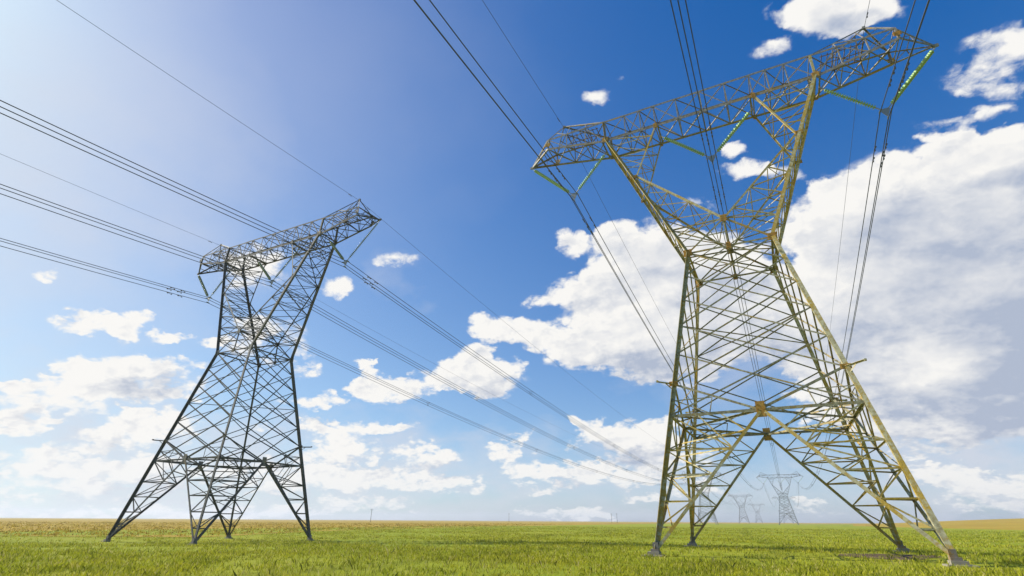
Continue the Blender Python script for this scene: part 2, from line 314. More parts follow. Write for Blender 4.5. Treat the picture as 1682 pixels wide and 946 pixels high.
def grass_ground(name, cols, blotch, fine=7.0):
    m, T, p, o = mat(name)
    g = T.n('ShaderNodeNewGeometry').outputs['Position']
    a = T.noise(g, 0.045, 5, 0.6); b = T.noise(g, 0.6, 5, 0.65); c = T.noise(g, fine, 4, 0.7)
    col = T.mix(T.smooth(a, 0.38, 0.62), cols[0], cols[1])
    col = T.mix(T.smooth(b, 0.48, 0.66), col, cols[2])
    col = T.mix(T.math('MULTIPLY', T.smooth(c, 0.5, 0.7), blotch), col, cols[3])
    T.put(p.inputs['Base Color'], col)
    p.inputs['Roughness'].default_value = 1.0; p.inputs['Specular IOR Level'].default_value = 0.1
    bp = T.n('ShaderNodeBump'); bp.inputs['Strength'].default_value = 0.9; bp.inputs['Distance'].default_value = 0.25
    T.put(bp.inputs['Height'], T.math('ADD', T.math('MULTIPLY', b, 0.6), T.math('MULTIPLY', c, 0.4))); T.put(p.inputs['Normal'], bp.outputs[0])
    return m
M_ground = grass_ground('green_meadow', [(0.21, 0.255, 0.014), (0.26, 0.275, 0.016), (0.30, 0.30, 0.024), (0.11, 0.13, 0.010)], 0.55)
M_dry = grass_ground('dry_meadow', [(0.32, 0.205, 0.026), (0.37, 0.25, 0.030), (0.28, 0.25, 0.022), (0.22, 0.17, 0.022)], 0.4, 1.2)
M_soil = grass_ground('bare_soil', [(0.13, 0.085, 0.05), (0.17, 0.115, 0.07), (0.10, 0.10, 0.03), (0.06, 0.05, 0.03)], 0.6)

# ------------------------------------------------------------------ ground
T2X, T2Y = -52.68, 37.94
def gz(x, y):
    d2 = (x - T2X) ** 2 + (y - T2Y) ** 2
    return -0.5 * np.exp(-d2 / (2 * 13.0 ** 2))
def polar_sheet(name, m, rings, az0, az1, n, zf, parent=None):
    azs = np.radians(np.linspace(az0, az1, n + 1)); vs = []; fs = []
    for r in rings:
        for a in azs:
            x, y = r * math.sin(a), r * math.cos(a); vs.append((x, y, float(zf(x, y))))
    for i in range(len(rings) - 1):
        for k in range(n):
            q = i * (n + 1) + k; fs.append((q, q + n + 1, q + n + 2, q + 1))
    me = bpy.data.meshes.new(name); me.from_pydata(vs, [], fs); me.update(); me.materials.append(m)
    for pl in me.polygons: pl.use_smooth = True
    o = bpy.data.objects.new(name, me); COL.objects.link(o); return o
rings = [0.01] + list(np.geomspace(2, 3500, 90))
ground = polar_sheet('ground', M_ground, rings, -180, 180, 288, gz)
tag(ground, 'flat green grassland reaching the horizon', kind='structure')

# dry field far left, its near edge ragged
def sheet(name, m, outline, z, jit, label):
    pts = []
    n = len(outline)
    for i in range(n):
        a = Vector(outline[i]); b = Vector(outline[(i + 1) % n]); k = max(1, min(60, int((b - a).length / 1.5)))
        for j in range(k):
            p = a.lerp(b, j / k); s = min(1.0, 600 / (p.length + 1)); 
            pts.append((p.x + random.uniform(-jit, jit) * s, p.y + random.uniform(-jit, jit) * s))
    bm = bmesh.new(); vs = [bm.verts.new((x, y, z + float(gz(x, y)))) for x, y in pts]; f = bm.faces.new(vs)
    if f.normal.z < 0: f.normal_flip()
    bmesh.ops.triangulate(bm, faces=[f])
    me = bpy.data.meshes.new(name); bm.to_mesh(me); bm.free(); me.materials.append(m)
    o = bpy.data.objects.new(name, me); COL.objects.link(o); return tag(o, label, kind='structure')
sheet('dry_field', M_dry, [(-150, -20), (-80, 27), (-71, 33), (-64, 43), (-67, 58), (-72, 74), (-80, 105), (-86, 164), (-105, 260), (-127.6, 429), (-80, 640), (60, 800), (320, 900), (700, 1300), (1500, 3000), (-400, 3300), (-2300, 2400), (-3300, 0), (-2500, -600)], 0.03, 1.6,
      'tan dry grass field along the left horizon')
sheet('bare_soil', M_soil, [(2.2, 39.3), (3.5, 40.6), (5.6, 41.3), (7.6, 41.0), (7.4, 38.9), (6.4, 36.8), (5.2, 35.2), (3.6, 34.9), (2.4, 36.9)], 0.012, 0.35,
      'brown bare soil patch inside the near pylon base')
# low rise on the right horizon
def hz_(x, y):
    r = math.hypot(x, y); a = math.degrees(math.atan2(x, y))
    u = min(max((r - 220) / 400, 0), 1); u = u * u * (3 - 2 * u)
    w = min(max((a - 2) / 18, 0), 1); w = w * w * (3 - 2 * w)
    dn = min(max((r - 700) / 900, 0), 1)
    return 0.05 - 0.4 * (1 - u) * (1 - w) + 6.4 * u * w * (1 - dn) + (0 if r < 1500 else -0.6)
hill = polar_sheet('hill', M_dry, list(np.linspace(225, 1600, 60)), 5, 75, 90, hz_)
tag(hill, 'low tan grassy rise on the right horizon', kind='structure')

# ------------------------------------------------------------------ pylon
B, Wd, ZW = 6.54, 2.80, 19.54
Z1 = 7.6; ZV = 21.86
def hw(z): return B + (Wd - B) * z / ZW
LV = [Z1, 9.65, 11.67, 13.70, 15.70, 17.62, ZW]
def lerp(a, b, t): return tuple(a[i] + (b[i] - a[i]) * t for i in range(3))
BB = 33.45; XM, XE, XT = 8.45, 14.1, 16.38
DY = 1.3; ZT = 35.62
def beam_b(x):   # bottom chord height
    x = abs(x); return BB - 0.15 + 0.0 * x if x <= XM else BB - 0.15 + (x - XM) / (XE - XM) * 1.15
def beam_t(x): return ZT
GW = (12.8, 0.0, 37.75)

def outer(sx, sy, t): return lerp((sx * Wd, sy * Wd, ZW), (sx * XM, sy * DY, BB - 0.1), t)
KN_T = (28.1 - ZW) / (BB - 0.1 - ZW)

def make_pylon(lod=0):
    root = empty('pylon')
    s = 1.0
    # --- legs with their braced arch members
    for sx in (-1, 1):
        for sy in (-1, 1):
            mb = MB(); out = (sx, sy, 0)
            foot = Vector((sx * B, sy * B, 0)); top = Vector((sx * hw(Z1), sy * hw(Z1), Z1))
            mb.angle(foot, Vector((sx * Wd, sy * Wd, ZW)), 0.25, (sx, 0, 0) if sx * sy > 0 else (0, sy, 0), 0.03)
            crx = Vector((0, sy * hw(Z1), Z1)); cry = Vector((sx * hw(Z1), 0, Z1))
            f0 = foot + Vector((0, 0, 0.25))
            ax = [f0.lerp(crx, k) for k in (0, .16, .34, .53, .72, 1)]; ay = [f0.lerp(cry, k) for k in (0, .16, .34, .53, .72, 1)]
            mb.angle(f0, crx, 0.17, (0, sy, 0)); mb.angle(f0, cry, 0.17, (sx, 0, 0))
            lg = []
            for k in range(1, 5):
                z = ax[k].z; q = Vector((sx * hw(z), sy * hw(z), z)); lg.append(q)
                mb.angle(q, ax[k], 0.085, (0, sy, 0)); mb.angle(q, ay[k], 0.085, (sx, 0, 0))
                mb.angle(ax[k], ay[k], 0.075, (0, 0, 1))
            tops = lg + [top]
            for k in range(0, 4):
                nx = tops[k + 1]
                mb.angle(tops[k + 1] if k % 2 else tops[k], ax[k + 1] if k % 2 else ax[min(k + 2, 5)] if k < 3 else ax[4].lerp(crx, .5), 0.08, (0, sy, 0))
                mb.angle(tops[k + 1] if k % 2 else tops[k], ay[k + 1] if k % 2 else ay[min(k + 2, 5)] if k < 3 else ay[4].lerp(cry, .5), 0.08, (sx, 0, 0))
                mb.angle(ax[k + 1], ay[min(k + 2, 4)] if k < 3 else ay[4], 0.065, (0, 0, 1))
            # struts of the top bay between leg and arch
            mx = ax[4].lerp(crx, .45); my = ay[4].lerp(cry, .45)
            hx = top.lerp(crx, .55); hy = top.lerp(cry, .55)
            mb.angle(mx, hx, 0.075, (0, sy, 0)); mb.angle(my, hy, 0.075, (sx, 0, 0))
            mb.angle(ax[4], top.lerp(crx, .3), 0.075, (0, sy, 0)); mb.angle(ay[4], top.lerp(cry, .3), 0.075, (sx, 0, 0))
            mb.angle(mx, my, 0.075); mb.angle(tops[3], mx, .07, (0, sy, 0)); mb.angle(tops[3], my, .07, (sx, 0, 0))
            lgo = mb.build('leg', M_ochre, root)
            # concrete footing, hugged by a base shoe
            fb = MB(); R = Matrix.Rotation(math.atan2(sy, sx), 3, 'Z')
            fb.box((sx * (B + .02), sy * (B + .02), 0.0), (.62, .62, 0.44)); fb.box((sx * (B + .05), sy * (B + .05), 0.0), (1.1, 1.1, 0.13)); fb.build('footing', M_conc, root)
            sh = MB(); sh.box((sx * (B - .03), sy * (B - .03), 0.24), (.42, .42, .22)); sh.box((sx * (B - .08), sy * (B - .08), 0.5), (.30, .30, .34)); sh.build('base_shoe', M_plate_grey, lgo)
            # outrigger bracket
            ob = MB(); z = 9.65; c = Vector((sx * hw(z), sy * hw(z), z)); e = c + Vector((sx * .85, sy * .85, 0.05))
            ob.angle(c, e, 0.10, (0, 0, 1)); ob.angle(c.lerp(e, .55), c + Vector((0, 0, -.5)), 0.05, (0, 0, 1)); ob.box(e, (.12, .12, .12))
            ob.build('outrigger_bracket', M_ochre, root)
    # --- body: four lattice faces
    body = MB()
    def fpt(face, u, z):      # u in -1..1 along the face
        h = hw(z); a, sgn = face
        return Vector((u * h, sgn * h, z)) if a == 'x' else Vector((sgn * h, u * h, z))
    for face in (('x', -1), ('x', 1), ('y', -1), ('y', 1)):
        hint = (0, face[1], 0) if face[0] == 'x' else (face[1], 0, 0)
        A = lambda u0, z0, u1, z1, w: body.angle(fpt(face, u0, z0), fpt(face, u1, z1), w, hint)
        A(-1, Z1, 1, Z1, 0.17)
        for sg in (-1, 1):
            A(sg, LV[1], 0, LV[0], 0.13)
            for k in range(2, 7): A(sg, LV[k], -sg, LV[k - 2], 0.095 if sg < 0 else 0.08)
            A(sg, LV[5], 0, LV[6], 0.08)
            A(sg * .55, LV[0], sg * .52, LV[0] + .95, 0.06); A(sg * .55, LV[0], sg, LV[1] * .5 + LV[0] * .5, .06)
            A(sg * .52, LV[0] + .95, sg, LV[1] * .45 + LV[0] * .55, .055)
        A(-1, ZW, 1, ZW, 0.14)
    h = hw(Z1)
    for sx in (-1, 1):        # plan bracing at the arch level and at the waist
        for sy in (-1, 1):
            body.angle((sx * h, 0, Z1), (0, sy * h, Z1), 0.13); body.angle((sx * h, sy * h, Z1), (sx * h * .5, sy * h * .5, Z1), 0.09)
            body.angle((sx * h, sy * h * .55, Z1), (sx * h * .55, sy * h, Z1), 0.07)
    body.angle((-Wd, -Wd, ZW), (Wd, Wd, ZW), 0.08); body.angle((-Wd, Wd, ZW), (Wd, -Wd, ZW), 0.08)
    h3 = hw(LV[3]); body.angle((-h3, -h3, LV[3]), (h3, h3, LV[3]), 0.06); body.angle((-h3, h3, LV[3]), (h3, -h3, LV[3]), 0.06)
    body.build('tower_body', M_brace, root)
    # --- the V shaped yoke between the waist and the masts
    yk = MB()
    for sy in (-1, 1):
        v = Vector((0, sy * Wd * .96, ZV)); m0 = Vector((0, sy * Wd, ZW))
        yk.angle(v, m0, 0.10, (0, sy, 0))
        for sx in (-1, 1):
            c = Vector((sx * Wd, sy * Wd, ZW)); yk.angle(c, v, 0.12, (0, sy, 0)); yk.angle(m0, outer(sx, sy, .17), 0.08, (0, sy, 0)); yk.angle(v, outer(sx, sy, .17), .09, (0, sy, 0))
            yk.angle(m0.lerp(v, .5), c.lerp(v, .5), .06, (0, sy, 0))
    yk.angle((0, -Wd * .96, ZV), (0, Wd * .96, ZV), 0.12); yk.angle((0, -Wd, ZW), (0, Wd * .96, ZV), 0.08); yk.angle((0, Wd, ZW), (0, -Wd * .96, ZV), 0.08)
    yk.build('waist_bracing', M_brace, root)
    # --- two masts
    for sx in (-1, 1):
        mb = MB()
        O = {}; I = {}; U = {}
        ts = [0, .17, .33, .47, KN_T]
        for sy in (-1, 1):
            k = outer(sx, sy, KN_T); kin = Vector((k[0] - sx * .32, k[1], k[2]))
            v = Vector((0, sy * Wd * .96, ZV)); inb = Vector((sx * 3.95, sy * DY, beam_b(4)))
            mb.angle(outer(sx, sy, 0), (sx * XM, sy * DY, BB), 0.23, (sx, 0, 0), 0.03)
            mb.angle((sx * XM, sy * DY, BB), (sx * 8.55, sy * 1.2, ZT), 0.18, (sx, 0, 0), 0.03)
            mb.angle(v, kin, 0.15, (0, sy, 0)); mb.angle(kin, inb, 0.13, (0, sy, 0))
            O[sy] = [Vector(outer(sx, sy, q)) for q in (.12, .25, .37, .48)]
            I[sy] = [v.lerp(kin, q) for q in (.12, .36, .60, .82)]
            for q in range(4):
                mb.angle(O[sy][q], I[sy][q], 0.075, (0, sy, 0))
                if q < 3: mb.angle(O[sy][q + 1], I[sy][q], 0.07, (0, sy, 0))
            mb.angle(O[sy][0], v, .07, (0, sy, 0))
            mb.angle(O[sy][3], kin, .07, (0, sy, 0))
            OU = [Vector(outer(sx, sy, q)) for q in (.70, .82, .93)]; IU = [kin.lerp(inb, q) for q in (.25, .52, .80)]
            for q in range(3):
                mb.angle(OU[q], IU[q], 0.07, (0, sy, 0))
                if q < 2: mb.angle(OU[q + 1], IU[q], 0.06, (0, sy, 0))
            mb.angle(IU[2], (sx * XM, sy * DY, BB), 0.07, (0, sy, 0))
            U[sy] = (OU, IU, kin)
        # side faces between the near and far planes
        OO = {sy: [Vector(outer(sx, sy, q)) for q in (0, .12, .25, .37, .48, KN_T, .70, .82, .93, 1.0)] for sy in (-1, 1)}
        for q in range(9):
            mb.angle(OO[-1][q], OO[1][q + 1], 0.065, (sx, 0, 0)); mb.angle(OO[1][q], OO[-1][q + 1], 0.065, (sx, 0, 0))
            if q: mb.angle(OO[-1][q], OO[1][q], 0.06, (sx, 0, 0))
        II = {sy: [Vector((0, sy * Wd * .96, ZV))] + I[sy] + [U[sy][2]] + U[sy][1] for sy in (-1, 1)}
        for q in range(8):
            mb.angle(II[-1][q], II[1][q + 1], 0.06, (-sx, 0, 0))
            if q % 2: mb.angle(II[1][q], II[-1][q + 1], 0.055, (-sx, 0, 0))
            if q: mb.angle(II[-1][q], II[1][q], 0.06, (-sx, 0, 0))
        for q in range(4): mb.angle(O[-1][q], I[1][q], .055)
        mb.build('mast', M_ochre, root)
    # --- crossarm
    cb = MB()
    xs = [-XE, -12.2, -10.35, -XM, -6.6, -5.2, -3.95, -2.0, 0, 2.0, 3.95, 5.2, 6.6, XM, 10.35, 12.2, XE]
    Pb = lambda x, sy: Vector((x, sy * DY, beam_b(x))); Pt = lambda x, sy: Vector((x, sy * 1.2, beam_t(x)))
    for sy in (-1, 1):
        for a, b in zip(xs[:-1], xs[1:]):
            cb.angle(Pb(a, sy), Pb(b, sy), 0.22, (0, sy, 0), 0.028); cb.angle(Pt(a, sy), Pt(b, sy), 0.17, (0, sy, 0), 0.024)
        for i, x in enumerate(xs):
            cb.angle(Pb(x, sy), Pt(x, sy), 0.09 if abs(x) not in (XM, XE) else .16, (0, sy, 0))
            if i < len(xs) - 1:
                if i % 2: cb.angle(Pb(x, sy), Pt(xs[i + 1], sy), 0.09, (0, sy, 0))
                else: cb.angle(Pt(x, sy), Pb(xs[i + 1], sy), 0.09, (0, sy, 0))
    for i, x in enumerate(xs):
        cb.angle(Pb(x, -1), Pb(x, 1), 0.075, (0, 0, -1)); cb.angle(Pt(x, -1), Pt(x, 1), 0.065, (0, 0, 1))
        cb.angle(Pb(x, -1), Pt(x, 1), 0.055)
        if i < len(xs) - 1:
            a, b = x, xs[i + 1]
            cb.angle(Pb(a, -1), Pb(b, 1), 0.07, (0, 0, -1)); cb.angle(Pb(a, 1), Pb(b, -1), 0.07, (0, 0, -1))
            if i % 2: cb.angle(Pt(a, -1), Pt(b, 1), 0.065, (0, 0, 1))
            else: cb.angle(Pt(a, 1), Pt(b, -1), 0.065, (0, 0, 1))
    for sx in (-1, 1):       # tapered end
        tip = Vector((sx * XT, 0.1, 33.95))
        for sy in (-1, 1):
            cb.angle(Pb(sx * XE, sy), tip, 0.15, (0, sy, 0)); cb.angle(Pt(sx * XE, sy), tip, 0.13, (0, sy, 0))
            a = Pb(sx * XE, sy).lerp(tip, .45); b = Pt(sx * XE, sy).lerp(tip, .4)
            cb.angle(a, b, .06, (0, sy, 0)); cb.angle(Pb(sx * XE, sy), b, .06, (0, sy, 0))
        cb.angle(Pb(sx * XE, -1).lerp(tip, .45), Pb(sx * XE, 1).lerp(tip, .45), .06)
        cb.angle(Pt(sx * XE, -1).lerp(tip, .4), Pt(sx * XE, 1).lerp(tip, .4), .06)
        cb.box(tip, (.45, .14, .22))
        # hangers for the insulators
        for hx in (8.75, 3.75):
            cb.angle((sx * hx, -DY, beam_b(hx)), (sx * hx, DY, beam_b(hx)), .12, (0, 0, -1)); cb.box((sx * hx, 0, beam_b(hx) - .14), (.12, .08, .26))
    cb.build('crossarm', M_beam_shaded, root)
    for sx in (-1, 1):
        pk = MB(); g = Vector((sx * GW[0], 0, GW[2]))
        for sy in (-1, 1):
            pk.angle(Pt(sx * 8.55, sy), g, 0.11, (0, sy, 0)); pk.angle(Pt(sx * XE, sy), g, 0.11, (0, sy, 0))
            for xx, tt in ((12.2, .84), (10.35, .42)): pk.angle(Pt(sx * xx, sy), Pt(sx * 8.55, sy).lerp(g, tt), .065, (0, sy, 0))
            pk.angle(Pt(sx * 12.2, sy), Pt(sx * 8.55, sy).lerp(g, .42), .06, (0, sy, 0))
            pk.angle(Pt(sx * 12.2, sy), Pt(sx * XE, sy).lerp(g, .5), .06, (0, sy, 0))
        pk.angle(Pt(sx * 8.55, -1).lerp(g, .42), Pt(sx * 8.55, 1).lerp(g, .42), .06); pk.box(g, (.22, .18, .22))
        pk.build('earth_wire_peak', M_beam_shaded, root)
        gr = MB()
        for k in range(8): gr.box((sx * (9.3 + k * .4), 0, ZT - .16), (.06, 2.1, .04))
        for yy in (-.9, 0, .9): gr.box((sx * 10.75, yy, ZT - .205), (3.2, .05, .05))
        gr.build('walkway_grating', M_plate_brown, root)
    # --- gusset plates at the main joints
    def plate(c, n, sz):
        mb = MB(); n = Vector(n).normalized(); q = n.to_track_quat('Z', 'Y').to_matrix()
        mb.box(Vector(c) + n * .06, (sz[0], sz[1], .03), q)
        for a in (-.36, .36):
            for b in (-.3, 0, .3): mb.box(Vector(c) + n * .085 + q @ Vector((a * sz[0], b * sz[1], 0)), (.05, .05, .035), q)
        mb.build('gusset_plate', M_plate, root)
    for sy in (-1, 1):
        plate((0, sy * hw(Z1), Z1), (0, sy, 0), (.5, .9)); plate((sy * hw(Z1), 0, Z1), (sy, 0, 0), (.5, .9))
        plate((0, sy * Wd * .96, ZV), (0, sy, 0), (.45, .55)); plate((0, sy * Wd, ZW), (0, sy, 0), (.3, .5))
        for sx in (-1, 1):
            plate((sx * Wd, sy * Wd, ZW), (0, sy, 0), (.6, .55))
            k = outer(sx, sy, KN_T); plate((k[0] - sx * .1, k[1], k[2]), (0, sy, 0), (.55, .32))
            plate((sx * XM, sy * DY, BB), (0, sy, 0), (.5, .5)); plate((sx * XE, sy * DY, 34.9), (0, sy, 0), (.5, .38))
            plate((sx * 3.95, sy * DY, beam_b(4)), (0, sy, 0), (.3, .5)); plate((sx * hw(9.65), sy * hw(9.65), 9.65), (0, sy, 0), (.55, .3))
    return root

T1 = make_pylon()
T1.location = (-0.26, 37.66, 0)
G_PY = 'lattice pylons carrying the two parallel power lines'
tag(T1, 'tallest lattice pylon, ochre weathered steel, spread legs filling the right of the meadow', 'pylon', G_PY)
swapg = {M_ochre: M_backlit, M_beam_shaded: M_backlit, M_brace: M_backlit, M_plate: M_plate_grey}  # left pylon takes the steel with backlit shade in its colour
swapf = {M_ochre: M_far_hazed, M_beam_shaded: M_far_hazed, M_brace: M_far_hazed, M_plate_brown: M_far_hazed, M_plate: M_far_hazed, M_plate_grey: M_far_hazed}  # distant pylons take the steel with haze in its colour
T2 = copy_tree(T1, None, swapg); T2.location = (T2X, T2Y, -0.5)
tag(T2, 'second largest lattice pylon, steel coloured dark grey as if backlit, standing on the left of the meadow')
row1 = [(T1, -0.26, 37.66, 0.0)]; row2 = [(T2, T2X, T2Y, -0.5)]
for x, y, lab, row in ((-0.26, 470, 'tallest of the distant pylons, framed by the arch of the ochre pylon', row1),
                       (-0.26, 905, 'faint distant pylon hidden right behind the tallest of the distant pylons', row1),
                       (-54.0, 436, 'distant pylon seen through the left leg lattice of the ochre pylon', row2),
                       (-54.0, 815, 'tiny hazy pylon left of the tallest distant pylon, taller of two', row2),
                       (-54.0, 1240, 'tiniest hazy pylon, low over the horizon between two distant pylons', row2)):
    t = copy_tree(T1, None, swapf); t.location = (x, y, 0); tag(t, lab); row.append((t, x, y, 0.0))

# ------------------------------------------------------------------ insulators
ZS = 29.45
PH = (-12.15, 0.0, 12.15)
def string(a, b, parent):
    a = Vector(a); b = Vector(b); L = (b - a).length; d = (b - a).normalized()
    e0, e1 = .38, .42
    n = int((L - e0 - e1) / .19); step = (L - e0 - e1) / n
    prof = [(0, .03), (e0 - .02, .03)]
    for i in range(n):
        s = e0 + i * step
        prof += [(s, .05), (s + step * .28, .06), (s + step * .36, .16), (s + step * .5, .17), (s + step * .62, .05)]
    prof += [(L - e1, .03), (L - .05, .03)]
    mb = MB(); mb.lathe(a, b, prof, 10)
    o = mb.build('insulator_string', M_glass, parent)
    for pl in o.data.polygons: pl.use_smooth = True
    fb = MB(); fb.tube([a - d * .06, a + d * (e0 + .02)], .045, 6); fb.build('end_fitting', M_fit, o)
    fb = MB(); fb.tube([b - d * (e1 + .03), b], .045, 6); fb.build('end_fitting', M_fit, o)
def make_vee(ph):
    root = empty('insulator_set')
    if ph == 0: A, Bp = (-3.72, 0, beam_b(3.7) - .25), (3.72, 0, beam_b(3.7) - .25)
    else:
        A = (math.copysign(8.75, ph), 0, beam_b(8.75) - .25); Bp = (math.copysign(XT, ph), .1, 33.8)
        if ph < 0: A, Bp = Bp, A
    # the empty sits at the yoke; parts are local to it
    off = Vector((ph, 0, ZS)); yl = Vector((-.22, 0, 0.05)); yr = Vector((.22, 0, .05))
    string(Vector(A) - off, yl, root); string(Vector(Bp) - off, yr, root)
    mb = MB(); mb.add([(-.25, -.02, .1), (.25, -.02, .1), (.30, -.02, -.08), (.05, -.02, -.6), (-.05, -.02, -.6), (-.30, -.02, -.08),
                       (-.25, .02, .1), (.25, .02, .1), (.30, .02, -.08), (.05, .02, -.6), (-.05, .02, -.6), (-.30, .02, -.08)],
                      [(0, 1, 2, 3, 4, 5), (11, 10, 9, 8, 7, 6)] + [(i, i + 6, (i + 1) % 6 + 6, (i + 1) % 6) for i in range(6)])
    mb.build('yoke_plate', M_fit, root)
    cl = MB()
    for cx, cz in TRI: cl.tube([(cx, -.22, cz + .05 - .0), (cx, 0, cz + .08), (cx, .22, cz + .05)], [.03, .06, .03], 6)
    cl.build('suspension_clamp', M_fit, root)
    return root
RB = 0.42
TRI = [(-.866 * RB, -.18), (.866 * RB, -.18), (0, -.18 - 1.5 * RB)]
vees = {i: make_vee(PH[i]) for i in range(3)}
PHN = ['left', 'middle', 'right']
used = set()
names_t = {0: 'the ochre pylon on the right', 1: 'the tallest distant pylon', 2: 'the faint pylon behind it'}
def place_vees(row, descr, swap=None):
    for ti, (t, x, y, z) in enumerate(row):
        for i in range(3):
            o = vees[i] if i not in used else copy_tree(vees[i], None, swap)
            used.add(i); o.location = (x + PH[i], y, z + ZS)
            tag(o, f'{PHN[i]} green glass V of insulators under {descr[ti]}', 'insulator', 'insulator strings hanging under the crossarms')
place_vees(row1, ['the large ochre pylon', 'the tallest distant pylon', 'faint pylon behind the tallest distant one'])
place_vees(row2, ['the dark grey pylon on the left', 'the distant pylon behind the ochre left legs', 'the taller tiny hazy pylon', 'the tiniest hazy pylon'], {M_glass: M_glass_muted})

# ------------------------------------------------------------------ wires
def span_z(y, ys, zs, sags):
    for i in range(len(ys) - 1):
        if y <= ys[i + 1] or i == len(ys) - 2:
            u = (y - ys[i]) / (ys[i + 1] - ys[i]); return zs[i] + (zs[i + 1] - zs[i]) * u - 4 * sags[i] * u * (1 - u)
def line_pts(row, dx, zrel, sags, ox=0.0, oz=0.0):
    """row of supports -> polyline passing all supports and one span behind the viewer"""
    x0, y0 = row[0][1], row[0][2]
    ys = [y0 - 372] + [r[2] for r in row]; zs = [row[0][3] + zrel] + [r[3] + zrel for r in row]; xs = [x0] + [r[1] for r in row]
    pts = []
    for i in range(len(ys) - 1):
        n = 72 if i < 2 else 24
        for k in range(n):
            u = k / n; y = ys[i] + (ys[i + 1] - ys[i]) * u
            pts.append((xs[i] + (xs[i + 1] - xs[i]) * u + dx + ox, y, zs[i] + (zs[i + 1] - zs[i]) * u - 4 * sags[i] * u * (1 - u) + oz))
    pts.append((xs[-1] + dx + ox, ys[-1], zs[-1] + oz))
    def at(y):
        for i in range(len(ys) - 1):
            if y <= ys[i + 1]:
                u = (y - ys[i]) / (ys[i + 1] - ys[i])
                return Vector((xs[i] + (xs[i + 1] - xs[i]) * u + dx + ox, y, zs[i] + (zs[i + 1] - zs[i]) * u - 4 * sags[i] * u * (1 - u) + oz))
    return pts, at
def bundle(row, i, sags, label):
    root = empty('conductor_bundle', (row[0][1] + PH[i], row[0][2], row[0][3] + ZS)); L = Vector(root.location)
    tag(root, label, 'power line', 'triple conductor bundles of the power lines')
    ats = []
    for cx, cz in TRI:
        pts, at = line_pts(row, PH[i], ZS, sags, cx, cz); ats.append(at)
        mb = MB(); mb.tube([Vector(p) - L for p in pts], 0.035, 5); mb.build('conductor', M_wire, root)
        y0 = row[0][2]
        for dy in (-5.0, -3.7, 3.7, 5.0):       # vibration dampers
            p = at(y0 + dy) - L; db = MB(); db.tube([p + Vector((0, -.30, -.12)), p + Vector((0, -.15, -.12))], .065, 6); db.tube([p + Vector((0, .15, -.12)), p + Vector((0, .30, -.12))], .065, 6)
            db.tube([p + Vector((0, -.14, -.11)), p + Vector((0, .14, -.11))], .012, 5); db.box(p + Vector((0, 0, -.05)), (.05, .06, .14)); db.build('vibration_damper', M_wire, root)
    for dy in (52, 110, 170, 230, 300, 360):
        P = [a(row[0][2] + dy) - L for a in ats]; sb = MB()
        for a, b in ((0, 1), (1, 2), (2, 0)): sb.tube([P[a], P[b]], .028, 5)
        for q in P: sb.tube([q - Vector((0, .1, 0)), q + Vector((0, .1, 0))], .055, 6)
        sb.build('spacer', M_wire, root)
    return root
where = ['left', 'middle', 'right']
for i in range(3):
    bundle(row1, i, [10.6, 12.6, 11.0], f'{where[i]} bundle of three dark wires under the ochre pylon crossarm')
    bundle(row2, i, [9.6, 9.1, 9.5, 10.5], f'{where[i]} bundle of three dark wires under the dark grey pylon crossarm')
for row, sags, nm in ((row1, [9.5, 10.8, 9.0], 'the ochre pylon'), (row2, [6.6, 6.8, 7.0, 7.0], 'the dark grey pylon')):
    for sx, sd in ((-1, 'left'), (1, 'right')):
        pts, at = line_pts(row, sx * GW[0], GW[2] - .12, sags)
        root = empty('earth_wire', (row[0][1] + sx * GW[0], row[0][2], row[0][3] + GW[2])); L = Vector(root.location)
        tag(root, f'thin single earth wire on the {sd} peak of {nm}', 'power line', 'thin earth wires on the pylon peaks')
        mb = MB(); mb.tube([Vector(p) - L for p in pts], 0.017, 5); mb.build('wire', M_wire, root)
        for dy in (-1.6, 1.6):
            p = at(row[0][2] + dy) - L; db = MB(); db.tube([p + Vector((0, -.24, -.1)), p + Vector((0, -.12, -.1))], .045, 6); db.tube([p + Vector((0, .12, -.1)), p + Vector((0, .24, -.1))], .045, 6)
            db.tube([p + Vector((0, -.14, -.1)), p + Vector((0, .14, -.1))], .012, 5); db.box(p + Vector((0, 0, -.05)), (.05, .06, .12)); db.build('vibration_damper', M_wire, root)

# ------------------------------------------------------------------ utility poles on the horizon
def make_pole():
    r = empty('utility_pole')
    a = MB(); a.tube([(0, 0, -.3), (0, 0, 9.4)], [.20, .14], 8); a.build('pole_shaft', M_pole, r)
    b = MB(); b.box((0, .16, 8.9), (2.2, .11, .14)); b.angle((-.7, .16, 8.9), (0, .16, 8.2), .05); b.angle((.7, .16, 8.9), (0, .16, 8.2), .05); b.build('pole_crossarm', M_pole, r)
    for x in (-1, 0, 1):
        c = MB(); c.lathe((x, .16, 8.97 if x else 9.35), (x, .16, 9.6), [(0, .03), (.08, .03), (.1, .08), (.16, .08), (.18, .05), (.26, .06), (.28, .02)], 8); c.build('insulator', M_fit, r)
    return r
pole0 = make_pole()
for k, (x, y, z, rz, lab) in enumerate((
        (-292, 340, 0, .6, 'dark timber utility pole on the horizon just right of the dark grey pylon'),
        (-292, 580, 0, .6, 'lone timber utility pole on the horizon midway between the two big pylons'),
        (-172, 590, 0, .6, 'small utility pole on the horizon, left of two just left of the ochre pylon'),
        (-166, 590, 0, .6, 'small utility pole on the horizon, right of two just left of the ochre pylon'),
        (172, 552, 5.4, .6, 'tiny utility pole standing on the tan rise at the far right'))):
    o = pole0 if k == 0 else copy_tree(pole0)
    o.location = (x, y, z); o.rotation_euler.z = rz; tag(o, lab, 'utility pole', 'utility poles along the horizon')

